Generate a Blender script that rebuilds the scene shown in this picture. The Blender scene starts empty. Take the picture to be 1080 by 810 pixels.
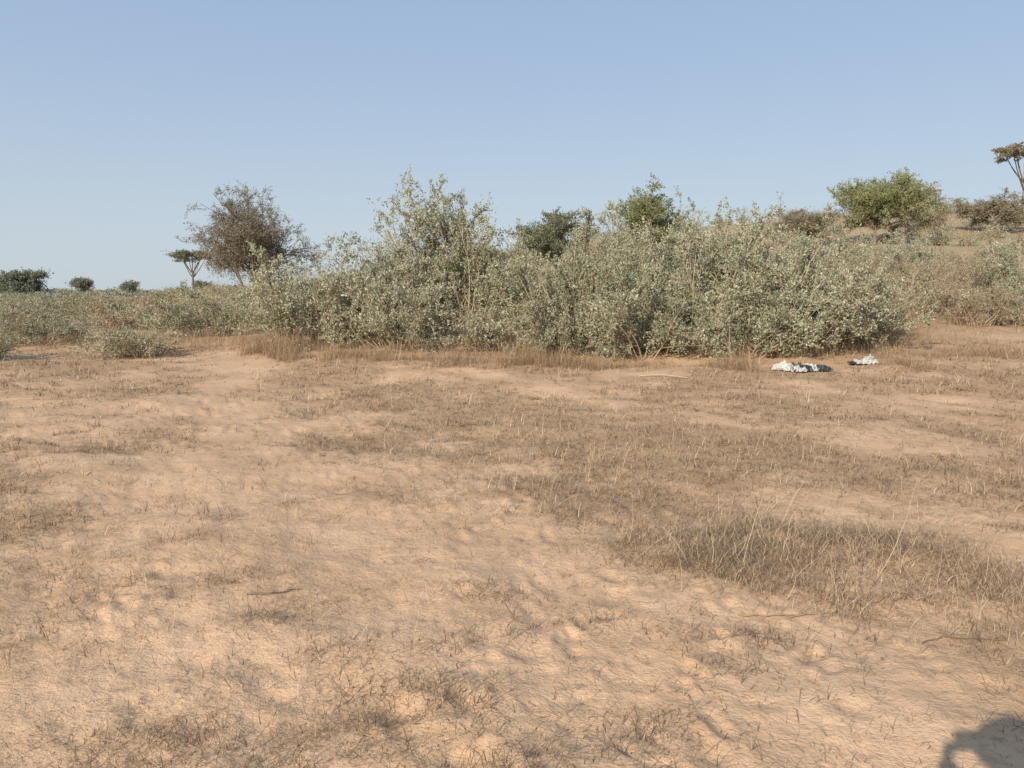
import bpy, math, numpy as np
from mathutils import Vector
sc=bpy.context.scene
RNG=np.random.default_rng(7)
# ------------------------------------------------------------ noise helpers
TAB=np.random.default_rng(1).random((256,256))
def vn(x,y,s,seed=0):
    x=np.asarray(x,float)/s+seed*17.31; y=np.asarray(y,float)/s+seed*9.77
    xi=np.floor(x).astype(int); yi=np.floor(y).astype(int)
    fx=x-xi; fy=y-yi; fx=fx*fx*(3-2*fx); fy=fy*fy*(3-2*fy)
    a=TAB[xi&255,yi&255]; b=TAB[(xi+1)&255,yi&255]; c=TAB[xi&255,(yi+1)&255]; d=TAB[(xi+1)&255,(yi+1)&255]
    return (a*(1-fx)+b*fx)*(1-fy)+(c*(1-fx)+d*fx)*fy
def fbm(x,y,s,seed=0,o=4):
    t=0;a=1;n=0
    for i in range(o):
        t=t+a*vn(x,y,s/2**i,seed+i); n+=a; a*=.5
    return t/n
def ss(a,b,x):
    t=np.clip((np.asarray(x,float)-a)/(b-a),0,1); return t*t*(3-2*t)
def hbase(x,y):
    x=np.asarray(x,float); y=np.asarray(y,float)
    S=ss(12,75,y)*(1-ss(130,400,y))
    h=8.7/(1+np.exp(-np.clip(x/14,-30,30)))*S
    h=h+.14*ss(12.5,18.5,y)*ss(-14,-3,x)*(1-ss(60,120,y))
    h=h+(fbm(x,y,14,3,3)-.5)*.9*ss(14,40,np.hypot(x,y))*(1-ss(300,900,np.hypot(x,y)))
    h=h+(fbm(x,y,2.2,5,3)-.5)*.20*ss(1.5,6,np.hypot(x,y))
    return h
def path_mask(x,y):
    xp=-(2.3+(y-6.2)*.32)+.25*np.sin(y*.9)
    w=.55+.035*np.maximum(9-y,0)*4
    return np.exp(-((x-xp)/w)**2)*ss(3.5,6,y)*(1-ss(17,20,y))
def litter(x,y):
    r=np.hypot(x,y)
    b=.29+.43*ss(3.6,8.5,r)+.12*ss(12,18,r)
    b=b+.42*np.exp(-(((x+3.3)/1.3)**2+((y-5.6)/.8)**2))
    b=b+.25*np.exp(-(((x-1.6)/1.3)**2+((y-5.)/1.)**2))
    b=b+.22*np.exp(-(((x+.4)/2.2)**2+((y-9)/2.5)**2))
    n=(fbm(x,y,1.5,11,4)-.5)*1.35+(vn(x,y,.33,19)-.5)*.55+(vn(x,y,.12,29)-.5)*.3
    m=b+n-.7*path_mask(x,y)
    return np.clip(m,0,1)
# ------------------------------------------------------------ mesh helper (all quads)
def mk(name,V,F,mats,mi=None,attrs=None,smooth=False,link=True):
    V=np.ascontiguousarray(V,dtype=np.float32).reshape(-1,3); F=np.ascontiguousarray(F,dtype=np.int32).reshape(-1,4)
    me=bpy.data.meshes.new(name)
    me.vertices.add(len(V)); me.vertices.foreach_set('co',V.ravel())
    me.loops.add(F.size); me.loops.foreach_set('vertex_index',F.ravel())
    me.polygons.add(len(F)); me.polygons.foreach_set('loop_start',np.arange(0,F.size,4,dtype=np.int32))
    if mi is not None: me.polygons.foreach_set('material_index',np.asarray(mi,dtype=np.int32))
    me.polygons.foreach_set('use_smooth',np.full(len(F),smooth))
    for k,v in (attrs or {}).items():
        a=me.attributes.new(k,'FLOAT','POINT'); a.data.foreach_set('value',np.asarray(v,dtype=np.float32))
    me.update(calc_edges=True)
    for m in mats: me.materials.append(m)
    ob=bpy.data.objects.new(name,me)
    if link: sc.collection.objects.link(ob)
    return ob
def nrm(v): return v/(np.linalg.norm(v,axis=-1,keepdims=True)+1e-9)
class Buf:
    def __init__(s): s.V=[];s.F=[];s.M=[];s.T=[];s.n=0
    def add(s,V,F,m,T):
        s.V.append(V.reshape(-1,3)); s.F.append(F.reshape(-1,4)+s.n); s.M.append(np.full(len(F.reshape(-1,4)),m)); s.T.append(T.ravel()); s.n+=len(V.reshape(-1,3))
    def obj(s,name,mats,smooth=False):
        return mk(name,np.concatenate(s.V),np.concatenate(s.F),mats,np.concatenate(s.M),{'tint':np.concatenate(s.T)},smooth)
def tubes(buf,P,r0,r1,m,rng,sides=3):
    N,K,_=P.shape
    T=np.empty_like(P); T[:,1:-1]=P[:,2:]-P[:,:-2]; T[:,0]=P[:,1]-P[:,0]; T[:,-1]=P[:,-1]-P[:,-2]; T=nrm(T)
    ref=np.where(np.abs(T[...,2:3])>.9,np.array([1.,0,0]),np.array([0,0,1.]))
    A=nrm(np.cross(T,ref)); B=np.cross(T,A)
    r0=np.broadcast_to(r0,(N,)); r1=np.broadcast_to(r1,(N,))
    R=r0[:,None]+(r1-r0)[:,None]*np.linspace(0,1,K)[None]
    an=np.arange(sides)/sides*2*np.pi
    V=P[:,:,None]+R[:,:,None,None]*(np.cos(an)[None,None,:,None]*A[:,:,None]+np.sin(an)[None,None,:,None]*B[:,:,None])
    i=np.arange(N)[:,None,None]*K*sides; k=np.arange(K-1)[None,:,None]*sides; s=np.arange(sides)[None,None]; s2=(s+1)%sides
    F=np.stack([i+k+s,i+k+s2,i+k+sides+s2,i+k+sides+s],-1)
    tt=np.repeat(rng.random(N),K*sides)
    buf.add(V,F,m,tt)
def leaves(buf,pos,d,L,W,m,rng,tint,fold=.25):
    n=len(pos); d=nrm(d); rn=nrm(rng.normal(size=(n,3))+np.array([0,0,.4])); s=nrm(np.cross(d,rn)); u=np.cross(s,d)
    L=L*rng.uniform(.6,1.25,n)[:,None]; W=W*rng.uniform(.7,1.2,n)[:,None]
    mid=pos+d*L*.5+u*W*fold
    V=np.stack([pos,mid+s*W*.5,pos+d*L,mid-s*W*.5],1)
    F=np.arange(n*4).reshape(n,4)
    buf.add(V,F,m,np.repeat(tint,4))
def child(rng,par,n,L,K,a,b,c,t0,t1,wob=.15,g=0.):
    N,Kp,_=par.shape; Kp-=1
    idx=rng.integers(N,size=n); t=rng.uniform(t0,t1,n)*Kp*.9999; i=t.astype(int); f=(t-i)[:,None]
    p=par[idx,i]*(1-f)+par[idx,i+1]*f; tan=nrm(par[idx,i+1]-par[idx,i])
    d=nrm(tan*a+nrm(rng.normal(size=(n,3)))*b+np.array([0,0,c]))
    return poly(rng,p,d,L*rng.uniform(.55,1.2,n),K,wob,g)
def poly(rng,p,d,L,K,wob,g):
    out=[p]; st=(L/K)[:,None]
    for k in range(K):
        p=p+d*st; out.append(p); d=nrm(d+rng.normal(size=d.shape)*wob+np.array([0,0,g]))
    return np.stack(out,1)
def on_poly(rng,par,n,t0=0,t1=1,idx=None):
    N,Kp,_=par.shape;Kp-=1
    if idx is None: idx=rng.integers(N,size=n)
    t=(t0+(t1-t0)*rng.random(n))*Kp*.9999;i=t.astype(int);f=(t-i)[:,None]
    return par[idx,i]*(1-f)+par[idx,i+1]*f, nrm(par[idx,i+1]-par[idx,i]),idx
# ------------------------------------------------------------ materials
def newmat(name):
    m=bpy.data.materials.new(name); m.use_nodes=True; nt=m.node_tree
    for n in list(nt.nodes): nt.nodes.remove(n)
    o=nt.nodes.new('ShaderNodeOutputMaterial'); return m,nt,o
def ramp(nt,fac,cols):
    r=nt.nodes.new('ShaderNodeValToRGB'); e=r.color_ramp.elements
    while len(e)<len(cols): e.new(.5)
    for i,(p,c) in enumerate(cols): e[i].position=p; e[i].color=(*c,1)
    nt.links.new(fac,r.inputs[0]); return r.outputs[0]
def tintmat(name,cols,trans=.25,rough=.7,spec=.2):
    m,nt,o=newmat(name)
    a=nt.nodes.new('ShaderNodeAttribute'); a.attribute_name='tint'
    c=ramp(nt,a.outputs['Fac'],cols)
    p=nt.nodes.new('ShaderNodeBsdfPrincipled'); p.inputs['Roughness'].default_value=rough; p.inputs['Specular IOR Level'].default_value=spec
    nt.links.new(c,p.inputs['Base Color'])
    if trans>0:
        t=nt.nodes.new('ShaderNodeBsdfTranslucent'); nt.links.new(c,t.inputs[0])
        mx=nt.nodes.new('ShaderNodeMixShader'); mx.inputs[0].default_value=trans
        nt.links.new(p.outputs[0],mx.inputs[1]); nt.links.new(t.outputs[0],mx.inputs[2]); nt.links.new(mx.outputs[0],o.inputs[0])
    else: nt.links.new(p.outputs[0],o.inputs[0])
    return m
M_sage=tintmat('sage_leaf',[(0,(.20,.20,.11)),(.35,(.34,.345,.215)),(.7,(.51,.50,.36)),(.93,(.66,.63,.49)),(1,(.56,.45,.30))],trans=.22)
M_green=tintmat('green_leaf',[(0,(.14,.15,.06)),(.5,(.27,.285,.12)),(1,(.42,.42,.21))])
M_dark=tintmat('dark_leaf',[(0,(.12,.13,.07)),(.5,(.21,.22,.13)),(1,(.32,.33,.20))])
M_olive=tintmat('olive_brown_leaf',[(0,(.17,.14,.09)),(.5,(.28,.24,.155)),(1,(.39,.35,.24))])
M_brown=tintmat('dry_leaf',[(0,(.24,.17,.10)),(.5,(.38,.30,.20)),(1,(.47,.42,.30))])
M_far_hazed=tintmat('distant_leaf_hazed',[(0,(.22,.23,.17)),(1,(.35,.35,.26))])  # aerial haze painted into the far foliage as paler leaf colours
M_bark=tintmat('bark',[(0,(.14,.10,.07)),(1,(.28,.22,.16))],0,.9,.1)
M_pale=tintmat('pale_bark',[(0,(.28,.20,.13)),(1,(.50,.39,.27))],0,.9,.1)
M_straw=tintmat('straw',[(0,(.32,.20,.11)),(.5,(.50,.34,.20)),(1,(.72,.55,.34))],.2,.8,.1)
M_dry=tintmat('dry_grass',[(0,(.10,.065,.045)),(.5,(.25,.165,.10)),(.85,(.48,.35,.21)),(1,(.42,.38,.20))],.15,.8,.1)
M_tangle=tintmat('grey_dry_stems',[(0,(.17,.115,.08)),(.5,(.38,.275,.18)),(1,(.70,.55,.36))],.2,.8,.1)
# ground
def ground_mat():
    m,nt,o=newmat('sand_ground'); L=nt.links
    geo=nt.nodes.new('ShaderNodeNewGeometry')
    def noise(s,d=4,r=.55):
        n=nt.nodes.new('ShaderNodeTexNoise'); n.inputs['Scale'].default_value=s; n.inputs['Detail'].default_value=d; n.inputs['Roughness'].default_value=r
        L.new(geo.outputs['Position'],n.inputs['Vector']); return n.outputs['Fac']
    def mix(f,a,b):
        x=nt.nodes.new('ShaderNodeMix'); x.data_type='RGBA'; 
        if isinstance(f,float): x.inputs['Factor'].default_value=f
        else: L.new(f,x.inputs['Factor'])
        for v,i in((a,'A'),(b,'B')):
            s=[q for q in x.inputs if q.name==i and q.type=='RGBA'][0]
            if isinstance(v,tuple): s.default_value=(*v,1)
            else: L.new(v,s)
        return [q for q in x.outputs if q.type=='RGBA'][0]
    def mth(op,a,b=None):
        x=nt.nodes.new('ShaderNodeMath'); x.operation=op
        for i,v in enumerate((a,b)):
            if v is None: continue
            if isinstance(v,(int,float)): x.inputs[i].default_value=v
            else: L.new(v,x.inputs[i])
        return x.outputs[0]
    def mr(v,a,b,c=0,d=1):
        x=nt.nodes.new('ShaderNodeMapRange'); L.new(v,x.inputs[0]); 
        for i,q in enumerate((a,b,c,d)): x.inputs[i+1].default_value=q
        return x.outputs[0]
    n1=noise(1.1,4); n2=noise(12,5,.7); n3=noise(60,3,.7)
    sand=ramp(nt,n1,[(.3,(.60,.38,.22)),(.55,(.69,.45,.275)),(.75,(.74,.495,.31))])
    sand=mix(mr(n2,.52,.75,0,.4),sand,(.48,.29,.165))
    sand=mix(mr(n3,.57,.75,0,.4),sand,(.31,.19,.115))
    grass=ramp(nt,n2,[(.3,(.27,.17,.10)),(.5,(.42,.27,.155)),(.7,(.57,.38,.225))])
    grass=mix(mr(n3,.45,.7,0,.65),grass,(.19,.12,.075))
    a=nt.nodes.new('ShaderNodeAttribute'); a.attribute_name='litter'
    f=mth('ADD',a.outputs['Fac'],mr(n2,.3,.7,-.45,.45))
    f=mr(f,.35,.95,0,.75)
    c=mix(f,sand,grass)
    b=nt.nodes.new('ShaderNodeAttribute'); b.attribute_name='far'
    fg=ramp(nt,noise(.3,5,.7),[(.35,(.42,.29,.175)),(.5,(.42,.32,.20)),(.65,(.36,.32,.20))])
    c=mix(b.outputs['Fac'],c,fg)
    p=nt.nodes.new('ShaderNodeBsdfPrincipled'); p.inputs['Roughness'].default_value=.95; p.inputs['Specular IOR Level'].default_value=.1
    L.new(c,p.inputs['Base Color'])
    hgt=mth('ADD',mth('MULTIPLY',n2,.021),mth('MULTIPLY',n3,.0065))
    bp=nt.nodes.new('ShaderNodeBump'); bp.inputs['Strength'].default_value=.8; bp.inputs['Distance'].default_value=1.0
    L.new(hgt,bp.inputs['Height']); L.new(bp.outputs[0],p.inputs['Normal']); L.new(p.outputs[0],o.inputs[0])
    return m
M_ground=ground_mat()
# ------------------------------------------------------------ ground sheet
def detail(x,y,fine):
    z=np.zeros_like(x)
    sel=fine>0
    X=x[sel];Y=y[sel]
    X2=X+(vn(X,Y,.25,41)-.5)*.16; Y2=Y+(vn(X,Y,.25,42)-.5)*.16
    d=(fbm(X,Y,.5,21,3)-.5)*.060+(fbm(X,Y,.12,23,3)-.5)*.022
    act=ss(.25,.6,vn(X,Y,1.1,51))*.75+.25
    for cs,amp,off in((.21,1.,0),(.12,.75,77)):
        ci=np.floor(X2/cs).astype(int);cj=np.floor(Y2/cs).astype(int)
        for a in(-1,0,1):
            for b in(-1,0,1):
                i=ci+a+off;j=cj+b+off
                h1=TAB[i&255,j&255];h2=TAB[(i*3+7)&255,(j*5+11)&255];h3=TAB[(i*7+3)&255,(j+91)&255];h4=TAB[(i+131)&255,(j*3+5)&255]
                cx=(ci+a+h1)*cs;cy=(cj+b+h2)*cs; r=(.16+.26*h3)*cs
                th=h4*20; ux=(X2-cx)*np.cos(th)+(Y2-cy)*np.sin(th); uy=-(X2-cx)*np.sin(th)+(Y2-cy)*np.cos(th)
                dd=np.hypot(ux*(1+.8*h1),uy)/r
                d+=(h4>.42)*(.007+.015*h3*h3)*amp*act*(-np.exp(-dd**2*1.1)+.35*np.exp(-((dd-1.6)/.55)**2))
    z[sel]=d*fine[sel]
    return z
a_front=np.radians(np.arange(-58,58.01,.2)); a_back=np.radians(np.arange(60.5,300,2.5))
ang=np.concatenate([a_front,a_back]); nA=len(ang)
rr=np.concatenate([[.05,.3,.6],np.exp(np.arange(math.log(.9),math.log(5000),.0115))]); nR=len(rr)
RR,AA=np.meshgrid(rr,ang,indexing='ij')
X=RR*np.sin(AA);Y=RR*np.cos(AA)
fine=np.clip((1-ss(11,19,RR))*(np.abs(AA)<np.radians(59)),0,1)*ss(.9,1.3,RR)
Z=hbase(X,Y)
Z=Z+detail(X.ravel(),Y.ravel(),fine.ravel()).reshape(X.shape)
V=np.stack([X,Y,Z],-1)
i=np.arange(nR-1)[:,None]*nA; j=np.arange(nA)[None]; j2=(j+1)%nA
F=np.stack([i+j,i+nA+j,i+nA+j2,i+j2],-1)[:,:, ::-1]
lit=litter(X,Y); far=ss(16,40,RR)
g=mk('ground',V,F,[M_ground],attrs={'litter':lit.ravel(),'far':far.ravel()},smooth=True)
# ------------------------------------------------------------ shrubs
def shrub(name,x,y,W,H,seed,mat=None,dens=2100,leaf=(.072,.038),stems=18,tint=(0,1),bark=None,bare=0.,lean=(0,0),D=None):
    rng=np.random.default_rng(seed)
    D=D or W*.9
    n0=stems
    an=rng.random(n0)*2*np.pi; rad=np.sqrt(rng.random(n0))*.28
    p=np.stack([np.cos(an)*rad,np.sin(an)*rad,np.zeros(n0)-.03],-1)
    sp=rng.uniform(.1,1.3,n0)
    d=nrm(np.stack([np.cos(an)*sp,np.sin(an)*sp,np.ones(n0)*.9],-1)+rng.normal(size=(n0,3))*.12)
    A=poly(rng,p,d,rng.uniform(.5,1.0,n0),6,.13,.02)
    k=max(1,W*H/6)
    B=child(rng,A,int(60+42*k),.38,4,.7,.8,.08,.10,.95,.16,.01)
    C=child(rng,B,int(200+200*k),.17,3,.6,.9,.12,.15,1,.22,.02)
    allp=np.concatenate([B.reshape(-1,3),C.reshape(-1,3)])
    sx=(W/2)/np.percentile(np.abs(allp[:,0]),96); sy=(D/2)/np.percentile(np.abs(allp[:,1]),96); sz=H/np.percentile(allp[:,2],99.9)
    z0=float(hbase(x,y))
    def tr(P):
        P=P*np.array([sx,sy,sz*1.12]); t=np.clip(P[...,2]/H,0,2); P[...,2]=np.where(P[...,2]>.75*H,.75*H+(P[...,2]-.75*H)*.72,P[...,2])
        P[...,0]+=lean[0]*t; P[...,1]+=lean[1]*t
        P[...,2]=np.maximum(P[...,2],-.05)
        return P
    A,B,C=tr(A),tr(B),tr(C)
    buf=Buf(); rs=max(.6,H/3)
    tubes(buf,A,.022*rs,.007*rs,0,rng,5); tubes(buf,B,.009*rs,.004,0,rng); tubes(buf,C,.005,.0025,0,rng)
    if bare>0: tubes(buf,child(rng,C,int(900*bare),.22,3,.7,.9,.1,.2,1,.25),.0038,.0025,0,rng)
    n=int(dens*W*H)
    n1=int(n*.82)
    clump=rng.normal(0,.15,len(C)); 
    q1,t1,i1=on_poly(rng,C,n1,.1,1); c1=clump[i1]
    q2,t2,i2=on_poly(rng,B,n-n1,.35,1); c2=rng.normal(0,.1,len(B))[i2]
    q=np.concatenate([q1,q2])+rng.normal(0,.033,(n,3)); t=np.concatenate([t1,t2]); c=np.concatenate([c1,c2])
    dd=t*.6+nrm(rng.normal(size=(n,3)))*.9+np.array([0,0,.3])
    tn=np.clip(tint[0]+(tint[1]-tint[0])*(.5+c+rng.normal(0,.17,n)),0,1)
    leaves(buf,q,dd,leaf[0],leaf[1],1,rng,tn)
    ob=buf.obj(name,[bark or M_pale,mat or M_sage]); ob.location=(x,y,z0)
    return ob
S=[ # x,y,W,H,dark
(-4.6,19,2.9,2.25,0),(-3.5,20.2,2.8,2.55,0),(-2.15,21,2.9,3.95,0),(-1.0,20.6,2.8,3.15,0),(-2.6,18.3,3.0,1.7,0),(-5.9,21.5,2.2,1.8,0),(-3.0,21.2,2.2,2.85,0),
(.2,19.5,2.1,2.2,1),(1.4,18.5,2.7,2.5,1),(2.4,21.3,2.3,3.4,0),(3.4,17.9,3.0,2.3,1),(4.9,19.2,3.5,3.4,0),(5.7,18.5,3.4,2.8,0),
(6.5,17.3,2.9,2.0,0),(7.7,18.0,2.6,1.6,0),(2.75,16.6,2.3,1.4,1),(4.75,16.7,2.7,1.5,1),(3.9,20.5,2.4,2.8,0),(.9,17.2,1.9,1.3,1),(6.9,20.5,2.8,2.5,0),(-.5,18.2,1.6,1.0,0)]
for k,(x,y,W,H,dk) in enumerate(S):
    shrub('sage_shrub',x,y,W,H,100+k,tint=(-.18,.85) if dk else (-.03,1.0),bare=.5 if k in(4,14,0,6,13,20) else .2,dens=1750)
for k,(x,y,W,H,m,t) in enumerate([
 (-8.6,22.5,2.6,1.5,M_sage,(-.15,.75)),(-12.4,21,2.6,.95,M_sage,(-.15,.7)),(-8.3,17.8,2.0,.7,M_sage,(-.1,.8)),(-11.6,17.4,1.5,.65,M_sage,(-.2,.6)),
 (-7.2,25,3,1.5,M_sage,(-.1,.8)),(-14.5,24,2.6,1.0,M_sage,(-.1,.7)),(-10.2,26,2.4,.9,M_sage,(0,.8)),
 (16.6,26,3.2,2.9,M_sage,(0,.9)),(15.0,33,4,2.2,M_sage,(0,1)),(12.2,31,3.6,2.1,M_sage,(0,1)),
 (10.6,26.5,3.0,2.2,M_sage,(-.1,.9)),(13.2,27.5,2.6,2.1,M_sage,(-.1,.9)),(14.6,23.5,2.2,1.2,M_sage,(0,.9)),(18.6,28,3.0,2.3,M_sage,(0,1)),(9.5,21.5,1.9,1.2,M_sage,(-.1,.9))]):
    shrub('low_shrub' if H<1.25 else 'sage_shrub',x,y,W,H,200+k,m,dens=1400,tint=t,bare=.3)
for k,(x,y,W,H) in enumerate([(9.7,24,3,2.1),(11.3,24,2.8,1.9),(14.1,26.5,3,2.0),(15.4,30,3,2.),(18.4,31,3.2,2.2),(11.9,28,3.2,2.2),(8.9,20,2.0,1.4),(13.2,23,2.4,1.3)]):
    shrub('dry_shrub',x,y,W,H,300+k,M_brown,dens=520,bare=1.,leaf=(.07,.04),bark=M_pale)
# ------------------------------------------------------------ trees
def tree(name,x,y,W,H,seed,mat,nleaf=16000,leaf=(.1,.06),trunk=.3,ntr=1,r=.12,bark=None,lean=(0,0),tint=(0,1),twig=0,cz=.1):
    rng=np.random.default_rng(seed)
    an=rng.random(ntr)*6.28
    p=np.stack([np.cos(an)*.03*ntr,np.sin(an)*.03*ntr,np.full(ntr,-.05)],-1)
    d=nrm(np.stack([np.cos(an)*.25*(ntr>1),np.sin(an)*.25*(ntr>1),np.ones(ntr)],-1))
    A=poly(rng,p,d,np.full(ntr,trunk+.25),6,.07,.02)
    B=child(rng,A,12 if ntr==1 else 22,.42,5,.6,.85,.35,.5,1,.14,.03)
    C=child(rng,B,80 if ntr==1 else 130,.27,4,.7,.8,cz,.25,1,.16,.02)
    E=child(rng,C,700,.14,3,.6,.9,cz,.15,1,.2,0)
    al=E.reshape(-1,3)
    cx,cy=np.median(al[:,0]),np.median(al[:,1])
    sx=(W/2)/np.percentile(np.abs(al[:,0]-cx),95); sy=(W/2)/np.percentile(np.abs(al[:,1]-cy),95); sz=H/np.percentile(al[:,2],99.9)*1.08
    def tr(P):
        P=P.copy(); f=np.clip(P[...,2]/.3,0,1); P[...,0]-=cx*f; P[...,1]-=cy*f
        P=P*np.array([sx,sy,sz]); P[...,2]=np.where(P[...,2]>.75*H,.75*H+(P[...,2]-.75*H)*.75,P[...,2]); P[...,0]+=lean[0]*P[...,2]/H; P[...,1]+=lean[1]*P[...,2]/H; return P
    A,B,C,E=tr(A),tr(B),tr(C),tr(E)
    buf=Buf(); tubes(buf,A,r,r*.45,0,rng,8); tubes(buf,B,r*.45,r*.16,0,rng,5); tubes(buf,C,r*.17,r*.07,0,rng,4); tubes(buf,E,r*.07,r*.04,0,rng)
    src=E
    if twig:
        Ex=child(rng,E,twig,.1*W,3,.6,.9,.1,.2,1,.25); tubes(buf,Ex,.006,.004,0,rng); src=np.concatenate([E,Ex])
    cl=rng.normal(0,.17,len(E)); q,t,i1=on_poly(rng,src,nleaf)
    cc=cl[i1%len(E)]
    q=q+rng.normal(0,leaf[0]*.5,(nleaf,3))
    leaves(buf,q,t*.5+nrm(rng.normal(size=(nleaf,3)))+np.array([0,0,.2]),leaf[0],leaf[1],1,rng,np.clip(tint[0]+(tint[1]-tint[0])*(.5+cc+rng.normal(0,.15,nleaf)),0,1))
    ob=buf.obj(name,[bark or M_bark,mat]); ob.location=(x,y,float(hbase(x,y))); return ob
def acacia(name,x,y,W,H,seed,mat,nleaf=6000,leaf=(.14,.08),r=.1,lean=.0):
    rng=np.random.default_rng(seed)
    A=poly(rng,np.array([[0,0,-.05]]),nrm(np.array([[lean,0.,1]])),np.array([H*.5]),5,.05,.0)
    top=A[0,-1]; n=12
    an=np.arange(n)/n*6.28+rng.random(n)*.5; R=W/2*rng.uniform(.3,.9,n)
    tgt=np.stack([top[0]+np.cos(an)*R,np.sin(an)*R,H*(.92-.08*(R/(W/2))**2)+rng.normal(0,.015*H,n)],-1)
    t=np.linspace(0,1,6)[None,:,None]; st=A[0,rng.integers(4,6,n)]
    mid=(st+tgt)/2+np.array([0,0,-.04*H])+(tgt-st)*np.array([.08,.08,0])
    B=(1-t)**2*st[:,None]+2*t*(1-t)*mid[:,None]+t*t*tgt[:,None]
    C=child(rng,B,90,W*.24,4,.5,.6,.0,.8,1,.12); zc=C[:,:1,2]; C[...,2]=np.minimum(zc+(C[...,2]-zc)*.3,H*.97)
    E=child(rng,C,560,W*.1,3,.6,.8,0,.2,1,.15); E[...,2]=E[:,:1,2]+(E[...,2]-E[:,:1,2])*.3
    buf=Buf(); tubes(buf,A,r,r*.6,0,rng,8); tubes(buf,B,r*.4,r*.15,0,rng,5); tubes(buf,C,r*.15,r*.07,0,rng,3); tubes(buf,E,r*.07,r*.04,0,rng)
    q,tt,_=on_poly(rng,E,nleaf); q=q+rng.normal(0,.05,(nleaf,3))*np.array([1,1,.6])
    leaves(buf,q,nrm(rng.normal(size=(nleaf,3))),leaf[0],leaf[1],1,rng,rng.random(nleaf))
    ob=buf.obj(name,[M_bark,mat]); ob.location=(x,y,float(hbase(x,y))); return ob
tree('thorn_tree',-11.3,35,3.7,5.0,41,M_olive,nleaf=30000,leaf=(.08,.038),trunk=.10,ntr=3,r=.10,twig=3500,lean=(.1,0))
acacia('acacia_tree',-24.4,62,3.8,3.5,42,M_dark,nleaf=4500,leaf=(.12,.06))
tree('leafy_tree',1.9,40,3.0,3.5,43,M_dark,tint=(.1,1),trunk=.2)
tree('leafy_tree',6.9,41,3.3,4.4,44,M_green,tint=(.0,.9),trunk=.2,nleaf=22000)
tree('leafy_tree',20.6,46,4.6,4.1,45,M_green,nleaf=30000,leaf=(.11,.06),tint=(.1,1.1),trunk=.15)
tree('thorn_tree',17.2,48,2.8,2.3,46,M_olive,nleaf=9000,trunk=.12)
tree('thorn_tree',25.6,52,3.0,3.0,47,M_brown,nleaf=8000,trunk=.12)
tree('leafy_tree',29.6,50,3.6,2.6,48,M_olive,nleaf=14000,trunk=.12,tint=(.2,1))
acacia('acacia_tree',34.9,56,4.6,5.4,49,M_olive,nleaf=8000,r=.15,lean=.06)
tree('leafy_tree',-83.5,138,5.8,5.0,50,M_far_hazed,nleaf=9000,leaf=(.35,.25),r=.25,trunk=.15,tint=(-.3,.5))
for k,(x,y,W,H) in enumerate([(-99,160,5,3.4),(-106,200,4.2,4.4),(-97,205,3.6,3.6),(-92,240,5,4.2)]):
    tree('leafy_tree',x,y,W,H,51+k,M_far_hazed,nleaf=3500,leaf=(.4,.28),r=.25,trunk=.2,tint=(-.1,.6))
# distant masses
def mass(name,pts,mat,seed,leaf,nl,bark=None):
    rng=np.random.default_rng(seed); buf=Buf()
    for (x,y,W,H,t) in pts:
        n=int(nl); nc=14
        c=rng.normal(0,1,(nc,3))*np.array([.32,.32,.2]); c[:,2]=np.abs(c[:,2])+.25; 
        q=c[rng.integers(nc,size=n)]+rng.normal(0,.15,(n,3)); q[:,2]=np.clip(q[:,2],.02,1.05)
        q=q*np.array([W*.75,W*.75,H])
        q+=np.array([x,y,float(hbase(x,y))])
        leaves(buf,q,nrm(rng.normal(size=(n,3))),leaf,leaf*.5,1,rng,np.clip(t+rng.normal(0,.2,n),0,1))
        ns=12; b=np.tile(np.array([[x,y,float(hbase(x,y))-.05]]),(ns,1))+rng.normal(0,.1,(ns,3))*np.array([1,1,0])
        tubes(buf,poly(rng,b,nrm(rng.normal(size=(ns,3))*np.array([.6,.6,0])+np.array([0,0,1])),np.full(ns,H*.95),4,.15,0),.02*leaf/.1,.006*leaf/.1,0,rng)
    return buf.obj(name,[bark or M_pale,mat])
pts=[];pb=[]
rg=np.random.default_rng(5)
for _ in range(560):
    y=rg.uniform(24,82); x=rg.uniform(-.75,.8)*y
    if y<26 and -8<x<10: continue
    e=(rg.uniform(.8,2.3)); hh=e*rg.uniform(.4,.75)*(.65 if x<-5 else 1)
    (pts if rg.random()<.6 else pb).append((x,y,e,hh,rg.uniform(.1,.6)))
mass('distant_scrub',pts,M_sage,6,.12,460)
mass('distant_dry_scrub',pb,M_brown,8,.10,420,M_pale)
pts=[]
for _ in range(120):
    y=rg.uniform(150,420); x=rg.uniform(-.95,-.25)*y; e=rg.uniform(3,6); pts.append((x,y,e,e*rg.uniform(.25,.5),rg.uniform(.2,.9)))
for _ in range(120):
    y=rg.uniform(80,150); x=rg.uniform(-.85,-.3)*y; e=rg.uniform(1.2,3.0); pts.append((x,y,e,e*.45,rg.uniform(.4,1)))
mass('distant_trees',pts,M_far_hazed,9,.45,420)
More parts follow.
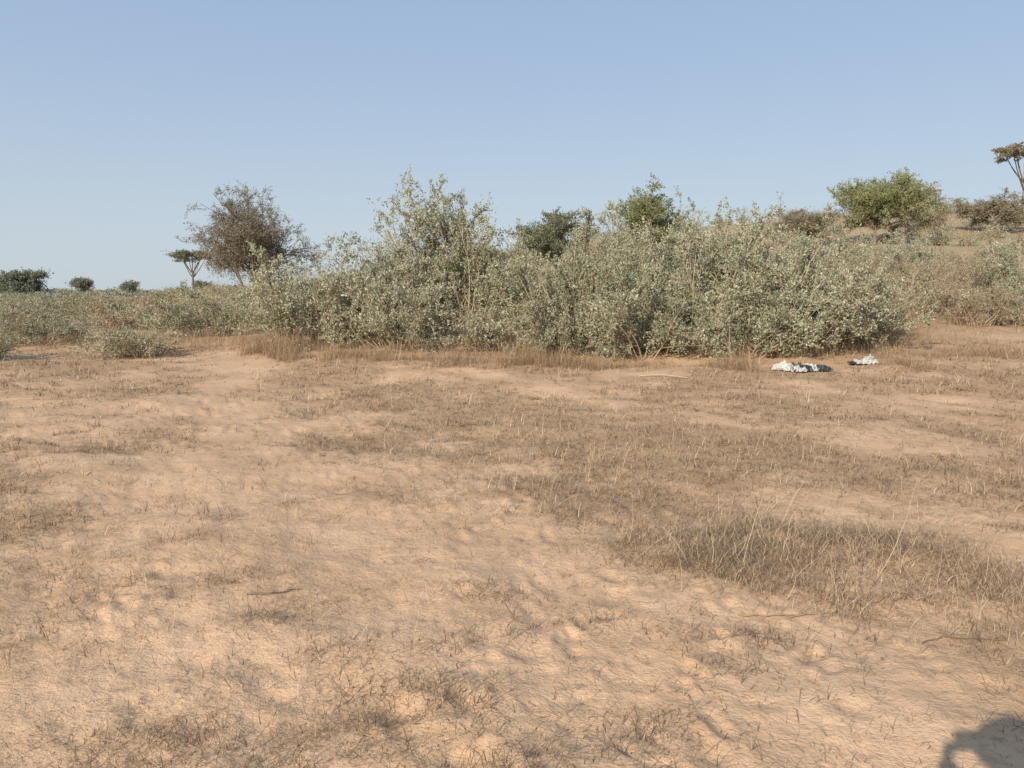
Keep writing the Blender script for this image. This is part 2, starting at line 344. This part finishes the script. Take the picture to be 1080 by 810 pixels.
# ------------------------------------------------------------ grass
def blades(name,base,L,w,ang,elev,droop,tint,mat,K=2,seg_j=0.,rng=RNG):
    n=len(base); d=np.stack([np.cos(ang)*np.cos(elev),np.sin(ang)*np.cos(elev),np.sin(elev)],-1)
    side=nrm(np.stack([-np.sin(ang+rng.normal(0,.7,n)),np.cos(ang),np.zeros(n)],-1))
    P=[base];p=base
    for k in range(K):
        p=p+d*(L/K)[:,None]; P.append(p); d=nrm(d+np.array([0,0,-1.])*droop[:,None]+rng.normal(0,1,(n,3))*seg_j)
    P=np.stack(P,1)
    ww=w[:,None]*np.linspace(1,.3,K+1)[None]
    V=np.stack([P+side[:,None]*ww[...,None]*.5,P-side[:,None]*ww[...,None]*.5],2)
    i=np.arange(n)[:,None]*(K+1)*2;k=np.arange(K)[None]*2
    F=np.stack([i+k,i+k+1,i+k+3,i+k+2],-1)
    return mk(name,V,F,[mat],attrs={'tint':np.repeat(tint,(K+1)*2)})
def gz(x,y):
    f=np.ones_like(x)*(1-ss(11,19,np.hypot(x,y)))
    return hbase(x,y)+detail(x,y,np.maximum(f,1e-6))
def field(name,nt,per,ymin,ymax,hs,ws,spread,thr,mat,seed,elev=(.25,1.3),K=2,tm=(.5,.22),mn=.05):
    r=np.random.default_rng(seed)
    y=np.exp(r.uniform(math.log(ymin),math.log(ymax),nt)); x=r.uniform(-1,1,nt)*(.75*y+1.2)
    keep=r.random(nt)<np.clip((litter(x,y)-thr[0])/(thr[1]-thr[0]),mn,1); x=x[keep];y=y[keep]
    sc_=r.uniform(.4,1.3,len(x)); tt=r.normal(tm[0],.15,len(x))
    x=np.repeat(x,per);y=np.repeat(y,per);s2=np.repeat(sc_,per);tt=np.repeat(tt,per)
    n=len(x); x=x+r.normal(0,spread,n)*s2;y=y+r.normal(0,spread,n)*s2
    dist=np.hypot(x,y)
    L=r.uniform(.3,1.2,n)*hs*s2; w=ws*np.maximum(1,dist/4.)*r.uniform(.6,1.4,n)
    return blades(name,np.stack([x,y,gz(x,y)-.004],-1),L,w,r.random(n)*6.28,r.uniform(*elev,n),r.uniform(.05,.6,n),np.clip(tt+r.normal(0,tm[1],n),0,1),mat,K,.12,r)
field('dry_grass',21000,8,1.9,20,.080,.0027,.045,(.3,.9),M_dry,31,mn=.10)
field('grass_litter',34000,4,1.7,19,.060,.0031,.09,(.15,.85),M_dry,32,elev=(-.02,.2),K=1,tm=(.25,.25),mn=.14)
field('straw_grass',6500,8,3.5,22,.15,.0026,.07,(.4,1),M_tangle,33,elev=(.3,1.4),K=3,tm=(.6,.3),mn=.06)
field('loose_stems',11000,1,1.8,14,.18,.0028,.1,(.1,.8),M_tangle,34,elev=(.0,.6),K=4,tm=(.6,.35),mn=.5)
# tangle
r=np.random.default_rng(77); n=9500
a=r.random(n)*6.28; q=np.sqrt(r.random(n))*(.65+.6*vn(np.cos(a)*3,np.sin(a)*3,1.,4)); x=1.75+q*np.cos(a)*1.15; y=4.7+q*np.sin(a)*.8
pm=(vn(x,y,.2,8)>.45)|(r.random(n)<.25); x=x[pm];y=y[pm];q=q[pm]; n=len(x)
L=(.30-.14*q)*r.uniform(.3,1.3,n)
blades('dry_grass_tussock',np.stack([x,y,gz(x,y)-.004+r.random(n)*.06*(1-np.minimum(q,1))],-1),L,.0032*r.uniform(.6,1.5,n),r.random(n)*6.28,r.uniform(.0,1.2,n),r.uniform(.0,.6,n),np.clip(r.normal(.5,.3,n),0,1),M_tangle,5,.45,r)
n=190; x=r.uniform(.7,3.0,n);y=r.uniform(4.0,6.0,n)
blades('straw_stalks',np.stack([x,y,gz(x,y)],-1),r.uniform(.2,.65,n),.0036*r.uniform(.7,1.3,n),r.normal(.2,1.0,n),r.uniform(.05,1.0,n),r.uniform(.02,.25,n),r.uniform(.5,1,n),M_tangle,6,.08,r)
n=700; x=r.normal(2.72,.18,n);y=r.normal(4.1,.3,n)
blades('dry_grass_tuft',np.stack([x,y,gz(x,y)],-1),r.uniform(.05,.32,n),.003*r.uniform(.7,1.3,n),r.random(n)*6.28,r.uniform(.3,1.4,n),r.uniform(.02,.4,n),r.uniform(.0,.9,n),M_tangle,5,.25,r)
# near small tufts
tc=[(-.75,3.35),(-.2,2.85),(.0,4.0),(-1.5,4.2),(.9,3.2),(-.35,3.05),(.55,2.75),(-1.1,2.7)]
for k in range(34):
    yy=r.uniform(2.3,6.5); tc.append((r.uniform(-.7,.65)*yy,yy))
for k,(cx,cy) in enumerate(tc):
    n=int(r.uniform(40,170)); x=r.normal(cx,.11,n);y=r.normal(cy,.08,n)
    blades('dry_grass_tuft',np.stack([x,y,gz(x,y)],-1),r.uniform(.02,.12,n),.0027*r.uniform(.7,1.3,n),r.random(n)*6.28,r.uniform(.1,1.3,n),r.uniform(.02,.5,n),np.clip(r.normal(.3,.3,n),0,1),M_dry,3,.25,r)
# dry grass at the shrubs' feet
n=60000; x=r.uniform(-6,11.5,n); y=15.2+.6*np.sin(x*.8)+.5*np.sin(x*2.1+1)+ss(6,10,x)*.8+np.abs(r.normal(0,1.5,n))-.2+ss(0,-5,x)*1.4
dn=fbm(x,y,.9,61,3); k=(dn>.42+.14*r.random(n))&~((np.abs(x-6.)<1.4)&(y<16.5)); x=x[k];y=y[k];dn=dn[k];n=len(x)
m_=r.random(n)<.5
for nm,mm,mt in(('tall_straw_grass',m_,M_straw),('dry_brush',~m_,M_tangle)):
    nn=mm.sum(); X_=x[mm];Y_=y[mm]
    blades(nm,np.stack([X_,Y_,hbase(X_,Y_)-.01],-1),r.uniform(.08,.6,nn)*(vn(X_,Y_,.5,66)*1.3+.2),.0046*r.uniform(.6,1.4,nn),r.random(nn)*6.28,r.uniform(.2,1.5,nn),r.uniform(.02,.45,nn),np.clip(r.normal(.4,.27,nn),0,1),mt,3,.2,r)
n=80000; y=np.exp(r.uniform(math.log(18),math.log(70),n)); x=r.uniform(-.72,.75,n)*y
k=(fbm(x,y,2,71,3)>.45+.1*r.random(n))&((x>8)|(x<-5)|(y>26)); x=x[k];y=y[k];n=len(x)
blades('hillside_grass',np.stack([x,y,hbase(x,y)],-1),r.uniform(.1,.55,n),.006*np.maximum(1,y/18)*r.uniform(.6,1.4,n),r.random(n)*6.28,r.uniform(.4,1.5,n),r.uniform(.02,.35,n),np.clip(r.normal(.3,.25,n),0,1),M_straw,2,.15,r)
# ------------------------------------------------------------ sticks
def stick(name,pts,r0,r1,seed=0,mat=M_pale):
    rng=np.random.default_rng(seed); buf=Buf()
    P=np.array(pts,float); t=np.linspace(0,1,10); s=np.linspace(0,1,len(P))
    P=np.stack([np.interp(t,s,P[:,i]) for i in range(3)],-1); P[:,:2]+=rng.normal(0,.006,(10,2))
    P[:,2]+=gz(P[:,0],P[:,1])+r0
    tubes(buf,P[None],r0,r1,0,rng,7)
    B=child(rng,P[None],4,np.linalg.norm(P[-1]-P[0])*.3,4,.7,.6,.05,.3,.9,.1); tubes(buf,B,r1*.8,r1*.3,0,rng,5)
    return buf.obj(name,[mat],True)
stick('fallen_branch',[(2.3,14.4,0),(2.7,14.25,.03),(3.1,14.1,.0)],.018,.010,1)
stick('fallen_branch',[(1.1,3.78,0.01),(1.3,3.76,.015),(1.48,3.79,0.01)],.004,.003,2,mat=M_straw)
stick('fallen_branch',[(1.85,3.5,0.01),(2.02,3.55,.015),(2.25,3.52,.01)],.003,.002,3,mat=M_straw)
stick('fallen_branch',[(-1.35,3.95,0),(-1.2,3.98,.0),(-1.1,4.05,.0)],.006,.003,4,mat=M_bark)
# ------------------------------------------------------------ discarded plastic bags
def plasticmat(name,c,rough):
    m,nt,o=newmat(name); p=nt.nodes.new('ShaderNodeBsdfPrincipled'); p.inputs['Roughness'].default_value=rough
    n=nt.nodes.new('ShaderNodeTexNoise'); n.inputs['Scale'].default_value=9; n.inputs['Detail'].default_value=5
    nt.links.new(ramp(nt,n.outputs[0],[(.35,tuple(v*.45 for v in c)),(.62,c)]),p.inputs['Base Color']); nt.links.new(p.outputs[0],o.inputs[0]); return m
M_wp=plasticmat('white_plastic',(.60,.58,.54),.5); M_bp=plasticmat('black_plastic',(.035,.035,.035),.5)
def bag(name,x,y,parts,seed):
    root=bpy.data.objects.new(name,None); sc.collection.objects.link(root); root.location=(x,y,float(gz(np.array([x]),np.array([y]))[0]))
    for i,(dx,dy,w,d,h,m) in enumerate(parts):
        N=40; u,v=np.meshgrid(np.linspace(-1,1,N),np.linspace(-1,1,N),indexing='ij')
        th=np.arctan2(v,u); rad=.35+.95*vn(np.cos(th)*3,np.sin(th)*3,.8,seed+i)
        U=u*np.sqrt(1-v*v/2)*rad; Vv=v*np.sqrt(1-u*u/2)*rad
        U2=U*w*.7+.10*w*(fbm(U,Vv,.5,seed+i,2)-.5)*2; V2=Vv*d*.7+.12*d*(fbm(U,Vv,.5,seed+i+30,2)-.5)*2
        ro=np.maximum(np.abs(u),np.abs(v))
        ridg=np.clip(1-np.abs(fbm(U,Vv,.6,seed+i+50,3)*2-1)*3.5,0,1)
        Zz=h*(1-ro**4)*(.15+.75*ridg*(.3+vn(U,Vv,.5,seed+i+8)))+.012+.03*vn(U,Vv,.2,seed)
        idx=np.arange(N*N).reshape(N,N)
        F=np.stack([idx[:-1,:-1],idx[1:,:-1],idx[1:,1:],idx[:-1,1:]],-1)
        ob=mk('crumple_%d'%(i+1),np.stack([U2,V2,Zz],-1),F,[m]); ob.parent=root; ob.location=(dx,dy,0); ob.rotation_euler=(0,0,i*1.9+seed)
bag('plastic_bag',5.42,14.9,[(-.25,0,.42,.40,.17,M_wp),(.20,.05,.38,.3,.15,M_wp),(.0,-.14,.3,.3,.12,M_bp),(.33,-.08,.25,.22,.12,M_bp),(-.12,-.22,.25,.2,.09,M_wp),(-.02,.1,.3,.3,.15,M_bp)],3)
bag('plastic_bag',6.85,15.7,[(0,0,.30,.26,.15,M_wp),(.15,-.03,.25,.2,.18,M_wp),(-.17,-.05,.18,.18,.07,M_bp)],13)
# ------------------------------------------------------------ photographer standing behind the phone
def simple(name,c,rough=.8):
    m,nt,o=newmat(name); p=nt.nodes.new('ShaderNodeBsdfPrincipled'); p.inputs['Roughness'].default_value=rough
    n=nt.nodes.new('ShaderNodeTexNoise'); n.inputs['Scale'].default_value=30
    nt.links.new(ramp(nt,n.outputs[0],[(.3,tuple(v*.85 for v in c)),(.7,c)]),p.inputs['Base Color']); nt.links.new(p.outputs[0],o.inputs[0]); return m
root=bpy.data.objects.new('photographer',None); sc.collection.objects.link(root); root.location=(.06,-.32,float(hbase(0,-.32))-.03)
def skin(name,vs,es,rs,mat,sub=2):
    me=bpy.data.meshes.new(name); me.from_pydata(vs,es,[]); ob=bpy.data.objects.new(name,me); sc.collection.objects.link(ob)
    ob.modifiers.new('s','SKIN')
    if len(me.skin_vertices)>0:
        for i,q in enumerate(rs):
            me.skin_vertices[0].data[i].radius=q if isinstance(q,tuple) else (q,q)
            me.skin_vertices[0].data[i].use_root=(i==0)
    else: print('NO SKIN LAYER')
    m=ob.modifiers.new('d','SUBSURF'); m.levels=sub; m.render_levels=sub
    me.materials.append(mat); ob.parent=root; return ob
M_cloth=simple('cloth_shirt',(.25,.32,.42)); M_tr=simple('cloth_trousers',(.08,.08,.09)); M_skin=simple('skin',(.10,.055,.035),.5); M_wrap=simple('headwrap',(.6,.57,.5)); M_ph=simple('phone_body',(.02,.02,.02),.3)
skin('shirt',[(0,0,.92),(0,0,1.12),(0,0,1.32),(0,0,1.42),(.17,0,1.41),(.26,.06,1.18),(.17,.14,1.42),(-.17,0,1.41),(-.26,.06,1.18),(-.17,.14,1.42)],
 [(0,1),(1,2),(2,3),(3,4),(4,5),(5,6),(3,7),(7,8),(8,9)],[(.16,.11),(.145,.10),(.165,.11),.08,.068,.05,.04,.068,.05,.04],M_cloth)
skin('trousers',[(0,0,.92),(.09,0,.84),(.11,.02,.48),(.12,-.01,.09),(-.09,0,.84),(-.11,.02,.48),(-.12,-.01,.09)],[(0,1),(1,2),(2,3),(0,4),(4,5),(5,6)],[(.15,.11),.095,.07,.055,.095,.07,.055],M_tr)
skin('neck_and_head',[(0,0,1.40),(0,.0,1.50),(0,.02,1.58),(0,.02,1.68),(0,.02,1.75)],[(0,1),(1,2),(2,3),(3,4)],[.06,.055,(.07,.085),(.078,.095),(.05,.06)],M_skin)
skin('nose',[(0,.10,1.655),(0,.125,1.625)],[(0,1)],[.01,.014],M_skin)
hy=-.12
for s in(-1,1):
    skin('ear',[(s*.08,.02,1.66),(s*.088,.01,1.62)],[(0,1)],[.016,.01],M_skin)
    skin('eye',[(s*.032,.098,1.665),(s*.03,.102,1.665)],[(0,1)],[.008,.008],M_wrap)
    skin('hand',[(s*.16,.28+hy,1.45),(s*.13,.32+hy,1.50),(s*.10,.36+hy,1.55)],[(0,1),(1,2)],[.028,(.03,.02),(.038,.018)],M_skin)
    for f in range(4):
        zz=1.575-f*.016
        skin('finger_%d'%(f+1),[(s*.11,.36+hy,zz-.01),(s*.10,.395+hy,zz),(s*.082,.402+hy,zz+.003),(s*.066+s*.004*f,.399+hy,zz+.004)],[(0,1),(1,2),(2,3)],[.010,.009,.008,.007],M_skin)
    skin('thumb',[(s*.125,.33+hy,1.53),(s*.105,.355+hy,1.565),(s*.08,.366+hy,1.585)],[(0,1),(1,2)],[.013,.011,.009],M_skin)
    skin('shoe',[(s*.12,-.05,.05),(s*.12,.06,.045),(s*.125,.16,.035)],[(0,1),(1,2)],[.045,.045,.038],M_ph)
buf=Buf(); rg2=np.random.default_rng(4); t=np.linspace(0,6*2*np.pi,120)
cr=.098-.05*(t/t[-1])**2.2
tubes(buf,np.stack([np.cos(t)*cr*1.08,.005+np.sin(t)*cr*1.15,1.695+.08*t/t[-1]+.012*np.sin(t+1)],-1)[None],.034,.026,0,rg2,10)
hw=buf.obj('headwrap',[M_wrap],True); hw.parent=root
import bmesh
bm=bmesh.new(); bmesh.ops.create_cube(bm,size=1); bmesh.ops.scale(bm,vec=(.155,.008,.075),verts=bm.verts); bmesh.ops.bevel(bm,geom=bm.edges[:],offset=.0035,segments=3,affect='EDGES')
me=bpy.data.meshes.new('phone'); bm.to_mesh(me); bm.free(); me.materials.append(M_ph); ph=bpy.data.objects.new('phone',me); sc.collection.objects.link(ph); ph.parent=root; ph.location=(0,.385+hy,1.6)
# ------------------------------------------------------------ camera, light, sky
cam=bpy.data.cameras.new('camera'); co=bpy.data.objects.new('camera',cam); sc.collection.objects.link(co)
cam.sensor_width=36; cam.lens=28.27; cam.clip_end=8000; cam.clip_start=.02
co.location=(0,0,1.6+float(hbase(0,0))); co.rotation_euler=(math.radians(90-6.7),0,0); sc.camera=co
el=math.radians(26.2); az=math.radians(210)
ld=bpy.data.lights.new('sun','SUN'); ld.energy=5.0; ld.angle=math.radians(.5); ld.color=(1,.92,.79)
lo=bpy.data.objects.new('sun',ld); sc.collection.objects.link(lo)
tos=Vector((math.sin(az)*math.cos(el),math.cos(az)*math.cos(el),math.sin(el)))
lo.rotation_euler=(-tos).to_track_quat('-Z','Y').to_euler(); lo.location=tos*50
w=bpy.data.worlds.new('World'); sc.world=w; w.use_nodes=True; nt=w.node_tree
for n_ in list(nt.nodes): nt.nodes.remove(n_)
o=nt.nodes.new('ShaderNodeOutputWorld'); b=nt.nodes.new('ShaderNodeBackground'); s=nt.nodes.new('ShaderNodeTexSky')
s.sky_type='NISHITA'; s.sun_disc=False; s.sun_elevation=el; s.sun_rotation=az; s.dust_density=1.5; s.air_density=1.0; s.ozone_density=1.2; s.altitude=0
# dusty Sahel haze blended over the clear sky, thicker towards the horizon
tc_=nt.nodes.new('ShaderNodeTexCoord'); sx_=nt.nodes.new('ShaderNodeSeparateXYZ'); nt.links.new(tc_.outputs['Generated'],sx_.inputs[0])
hz=ramp(nt,sx_.outputs['Z'],[(0,(.61,.69,.75)),(.10,(.53,.63,.74)),(.25,(.41,.54,.73)),(.45,(.31,.45,.68)),(1,(.20,.30,.46))])
ml=nt.nodes.new('ShaderNodeVectorMath'); ml.operation='SCALE'; ml.inputs['Scale'].default_value=1/.12; nt.links.new(hz,ml.inputs[0])
mx=nt.nodes.new('ShaderNodeMix'); mx.data_type='RGBA'; mx.inputs['Factor'].default_value=.85
ra=[q for q in mx.inputs if q.type=='RGBA']; nt.links.new(s.outputs[0],ra[0]); nt.links.new(ml.outputs[0],ra[1])
b.inputs[1].default_value=.12
nt.links.new([q for q in mx.outputs if q.type=='RGBA'][0],b.inputs[0]); nt.links.new(b.outputs[0],o.inputs[0])
sc.view_settings.view_transform='Standard'; sc.view_settings.look='None'; sc.view_settings.exposure=0
